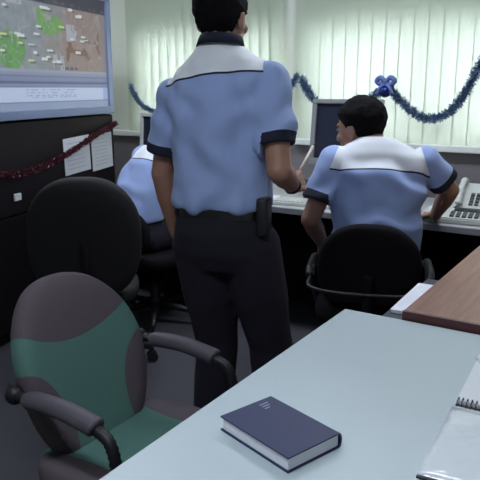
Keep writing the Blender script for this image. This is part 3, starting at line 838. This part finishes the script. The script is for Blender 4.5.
# --- seated man at right
seat = person(dict(
    label='person seated at the window desk, in blue shirt, looking left at the monitor', loc=(-.97, 2.60, 0), rz=R(20), seed=8.4,
    head=HM((-.088, .115, 1.205), 55, -12, 0, 1.1), neck=(-.02, .06, 1.13), hairlen=1.0,
    torso_in=[((0, .02, .50), .15, .11, 0), ((0, .01, .65), .15, .11, 0), ((0, .02, .85), .16, .11, .1), ((0, .03, 1.03), .165, .085, .15), ((0, .045, 1.10), .13, .07, .25), ((-.01, .055, 1.14), .065, .055, .3)],
    armL=[(-.19, .01, 1.08), (-.275, -.055, .83), (-.235, .10, .69)], handL=((.1, .7, -.5), (.5, -.4, -.6), (.6, .5, .2), (20, 25, 20)),
    armR=[(.19, .05, 1.08), (.305, .13, .95), (.27, .335, .80)], handR=((-.15, .9, -.12), (0, -.1, -1), (-1, 0, .1), (18, 24, 18)),
    legL=[(-.10, .06, .53), (-.13, .45, .53), (-.13, .42, .08), (-.15, .54, .04)], legR=[(.10, .06, .53), (.13, .45, .53), (.13, .42, .08), (.15, .54, .04)],
    shirt=[((0, .02, .53), .20, .15, 0), ((0, .015, .62), .198, .145, 0), ((0, .015, .75), .19, .135, .03), ((0, .02, .88), .192, .13, .1), ((0, .03, 1.02), .202, .115, .15), ((0, .04, 1.09), .192, .098, .22), ((-.005, .05, 1.135), .14, .085, .3), ((-.01, .06, 1.17), .08, .066, .3)],
    out=.196, sleeve=.62, sleeve_r=(.066, .072), cuff=.018, wamp=.008, wscale=(5, 8, 9), wr=[((.0, -.1, .85), .35, .016, 40, (.25, .2, 1)), ((.12, -.1, .95), .2, .010, 42, (.5, 0, .9)), ((-.12, -.1, .95), .2, .010, 42, (-.5, 0, .9)), ((.25, .05, .97), .16, .006, 60, (.7, 0, .7))],
    yoke=((0, -.08, 1.06), (0, .42, 1)), armhole=[((.19, 0, 1.08), (1, 0, .35)), ((-.19, 0, 1.08), (-1, 0, .35))],
    collar=((-.015, .068, 1.148), (-.05, .3, 1)),
    hips=[((0, .02, .60), .165, .12, 0), ((0, .02, .53), .18, .14, 0), ((0, .03, .475), .175, .14, 0), ((0, .03, .455), .14, .11, 0)]))

# --- leaning man at left
lean = person(dict(
    label='person in blue shirt leaning over the left end of the window desk', loc=(-2.50, 2.80, 0), rz=R(-12), seed=5.7,
    head=HM((.04, .36, 1.10), -10, -35, 0), neck=(0, .25, 1.02), hairlen=1.0,
    torso_in=[((0, -.02, .50), .14, .11, 0), ((0, -.01, .65), .14, .1, .2), ((0, .06, .82), .15, .1, .45), ((0, .15, .95), .15, .09, .6), ((0, .21, 1.0), .12, .07, .7), ((0, .25, 1.03), .07, .06, .8)],
    armL=[(-.17, .18, .97), (-.24, .34, .80), (-.14, .52, .785)], handL=((.2, .9, -.1), (0, -.1, -1), (1, 0, .1), (18, 24, 18)),
    armR=[(.17, .18, .97), (.25, .34, .80), (.16, .52, .785)], handR=((-.2, .9, -.1), (0, -.1, -1), (-1, 0, .1), (18, 24, 18)),
    legL=[(-.10, .0, .53), (-.14, .38, .53), (-.13, .36, .08), (-.15, .48, .04)], legR=[(.10, .0, .53), (.13, .38, .53), (.13, .36, .08), (.15, .48, .04)],
    shirt=[((0, -.02, .635), .17, .138, 0), ((0, -.02, .65), .178, .145, .1), ((0, -.01, .71), .175, .135, .2), ((0, .04, .80), .178, .125, .4), ((0, .10, .90), .18, .115, .55), ((0, .16, .965), .17, .10, .65), ((0, .21, 1.01), .12, .082, .75), ((0, .245, 1.035), .075, .066, .8)],
    out=.16, sleeve=.66, sleeve_r=(.073, .07), cuff=.016, wamp=.008, wr=[((-.1, -.1, .75), .3, .013, 40, (.3, .4, 1))],
    yoke=((0, .06, .965), (0, .9, 1)), armhole=[((.165, .15, .97), (1, 0, .2)), ((-.165, .15, .97), (-1, 0, .2))],
    collar=((0, .25, 1.035), (0, .75, 1)),
    hips=[((0, -.02, .68), .150, .115, .1), ((0, -.01, .56), .175, .14, 0), ((0, 0, .475), .17, .14, 0), ((0, 0, .455), .14, .11, 0)]))

# --- pen held by the standing man
pen = thing('pen', 'slim cream pen pointing up from the hand of the standing man', 'pen', V((-1.238, 1.82, 0)) + Matrix.Rotation(R(15.6), 3, 'Z') @ V((.218, .205, 1.068)), R(15.6))
pd = V((.042, .085, .105)).normalized()
bm = BM(); tube(bm, [pd * -.03, pd * .14], .0048, 10); obj('barrel', bm, mat('cream_plastic', (214, 196, 184), .4), pen, True)
bm = BM(); tube(bm, [pd * .14, pd * .158], [.0046, .0012], 10); obj('tip', bm, chrome_m, pen, True)

# ================================================================== DESK EQUIPMENT
def monitor(loc, rz, tilt, label, s=1.0, col=greyp_m, pc=0.0):
    t = thing('crt_monitor', label, 'monitor', loc, rz)        # local front = -y, origin on what it stands on
    w, h = .20 * s, .185 * s
    M = Matrix.Translation((0, 0, .075 + h)) @ Matrix.Rotation(R(tilt), 4, 'X')
    bm = BM(); f = .026 * s
    for lo, hi in (((-w, -.02, -h), (w, .02, -h + f * 1.5)), ((-w, -.02, h - f), (w, .02, h)), ((-w, -.02, -h + f * 1.5), (-w + f, .02, h - f)), ((w - f, -.02, -h + f * 1.5), (w, .02, h - f))): box(bm, lo, hi, .004, M)
    obj('bezel', bm, col, t)
    boxo('screen', (-w + f, -.006, -h + f * 1.5), (w - f, .012, h - f), darkglass, t, 0, M)
    bm = BM(); rs = []
    for y, a, b in ((.0201, w * .97, h * .97), (.10, w * .96, h * .95), (.24, w * .72, h * .7), (.36, w * .58, h * .55)):
        rs.append([M @ V((x * a, y, z * b)) for x, z in ((-1, -.9), (-.9, -1), (.9, -1), (1, -.9), (1, .9), (.9, 1), (-.9, 1), (-1, .9))])
    rings(bm, rs); obj('rear_shell', bm, col, t)
    bm = BM(); lathe(bm, [(.13, 0.0005), (.13, .012), (.07, .025), (.06, .07), (.075, .085)], (0, .13, 0), 24); obj('swivel_base', bm, col, t, True)
    boxo('badge', (.02, -.0215, h - f * .7), (.055, -.0201, h - f * .35), black_m, t, 0, M)
    bm = BM(); 
    for q in range(3): box(bm, (w - .05 - q * .022, -.0225, -h + .012), (w - .036 - q * .022, -.0201, -h + .02), 0, M)
    obj('control_buttons', bm, black_m, t)
    return t
monitor((-1.47, 3.40, .875), R(10), -9, 'grey monitor with dark screen in front of the seated man', 1.0, greyp_m)
pcx = thing('desktop_computer', 'flat dark grey desktop computer under the monitor by the seated man', 'computer', (-1.50, 3.52, DT), R(10))
boxo('case', (-.21, -.20, .012), (.21, .20, .133), mat('dark_case', (70, 68, 72), .5), pcx, .006)
boxo('drive_bay', (.03, -.206, .085), (.18, -.2003, .115), black_m, pcx)
boxo('power_button', (-.17, -.206, .05), (-.15, -.2003, .07), chrome_m, pcx)
bm = BM()
for x in (-.18, .18):
    for y in (-.17, .17): box(bm, (x - .012, y - .012, .0003), (x + .012, y + .012, .0118))
obj('rubber_foot', bm, black_m, pcx)
monitor((-2.82, 3.42, DT + .03), R(-8), -4, 'pale monitor by the left window, mostly behind the standing man', 1.0, beige_m)
t = thing('monitor_riser', 'low pale riser block under the left window monitor', 'riser', (-2.83, 3.53, DT), R(-8)); boxo('block', (-.19, -.2, .0004), (.19, .17, .0297), beige_m, t, .004)

kb = thing('keyboard', 'pale computer keyboard on the window desk left of the seated man', 'keyboard', (-1.60, 3.215, DT), R(8))
boxo('case', (-.21, -.075, .0005), (.21, .075, .020), beige_m, kb, .004)
bm = BM()
for i in range(16):
    for j in range(5): box(bm, (-.20 + i * .025, -.066 + j * .026, .0202), (-.20 + i * .025 + .020, -.066 + j * .026 + .021, .027))
obj('keys', bm, mat('key_caps', (206, 206, 202), .5), kb)
pp = thing('paper_stack', 'small stack of white papers at the desk edge beside the standing man', 'papers', (-1.745, 3.19, DT + .0), R(12))
# lies left of the keyboard
pp.location = (-1.93, 3.22, DT)
boxo('sheets', (-.105, -.08, .0004), (.105, .11, .014), paper_m, pp, .001)
pp2 = thing('document', 'loose white sheet lying on the window desk before the seated man', 'paper', (-1.30, 3.24, DT), R(-15))
boxo('sheet', (-.09, -.08, .0004), (.09, .12, .003), paper_m, pp2)

def phone(loc, rz, tilt, w, d, label, screen):
    t = thing('desk_telephone', label, 'telephone', loc, rz)
    bm = BM(); rear = .03 + d * math.tan(R(tilt))
    v = [bm.verts.new(p) for p in ((-w, 0, .0005), (w, 0, .0005), (w, d, .0005), (-w, d, .0005), (-w, 0, .03), (w, 0, .03), (w, d, rear), (-w, d, rear))]
    for f in ((0, 1, 2, 3), (4, 5, 6, 7), (0, 1, 5, 4), (1, 2, 6, 5), (2, 3, 7, 6), (3, 0, 4, 7)): bm.faces.new([v[i] for i in f])
    bmesh.ops.bevel(bm, geom=bm.edges[:], offset=.006, segments=2, affect='EDGES'); obj('housing', bm, beige_m, t)
    M = Matrix.Translation((0, 0, .03)) @ Matrix.Rotation(R(tilt), 4, 'X'); dl = d / math.cos(R(tilt))
    bm = BM()
    k0 = -w * .48 if screen else -w * .15
    for i in range(3 if screen else 5):
        for j in range(4): box(bm, (k0 + i * w * .19, dl * .12 + j * dl * .12, .0002), (k0 + i * w * .19 + w * .13, dl * .12 + j * dl * .12 + dl * .08, .008), 0, M)
    obj('keypad', bm, mat('dark_keys', (74, 76, 82), .5), t)
    boxo('display', (w * .16 if screen else -w * .1, dl * (.3 if screen else .66), .0002), (w * .85, dl * .92, .006), mat('lcd', (168, 186, 196), .25) if screen else black_m, t, 0, M)
    bm = BM(); x = -w * (.80 if screen else .62)
    tube(bm, spline([M @ V((x, dl * .06, .018)), M @ V((x, dl * .2, .036)), M @ V((x, dl * .5, .042)), M @ V((x, dl * .8, .036)), M @ V((x, dl * .94, .018))], 5), [.02] * 3 + [.016] * 15 + [.02] * 3, 12)
    hs = obj('handset', bm, beige_m, t, True)
    bm = BM(); pts = []
    a, b = M @ V((x, 0, .012)), V((-w - .02, .02, .008))
    for k in range(80): q = a.lerp(b, k / 79); an = k * .9; pts.append(q + V((.006 * math.cos(an), 0, .006 * math.sin(an))) + V((0, -.05 * math.sin(math.pi * k / 79), -.0 )))
    tube(bm, pts, .0016, 5); obj('coiled_cord', bm, black_m, hs, True)
    return t
phone((-.775, 3.115, DT), R(6), 9, .15, .16, 'flat pale desk telephone at the near right edge of the window desk', False)
phone((-.71, 3.42, DT), R(4), 32, .15, .18, 'upright pale telephone with a display, behind the flat telephone', True)
dt = thing('cable', 'thin black cable lying along the desk behind the flat telephone', 'cable', (-.72, 3.36, DT)); bm = BM(); tube(bm, spline([(-.2, -.01, .005), (-.05, .0, .005), (.1, -.012, .005), (.3, .0, .005)], 6), .0045, 6); obj('cord', bm, black_m, dt, True)
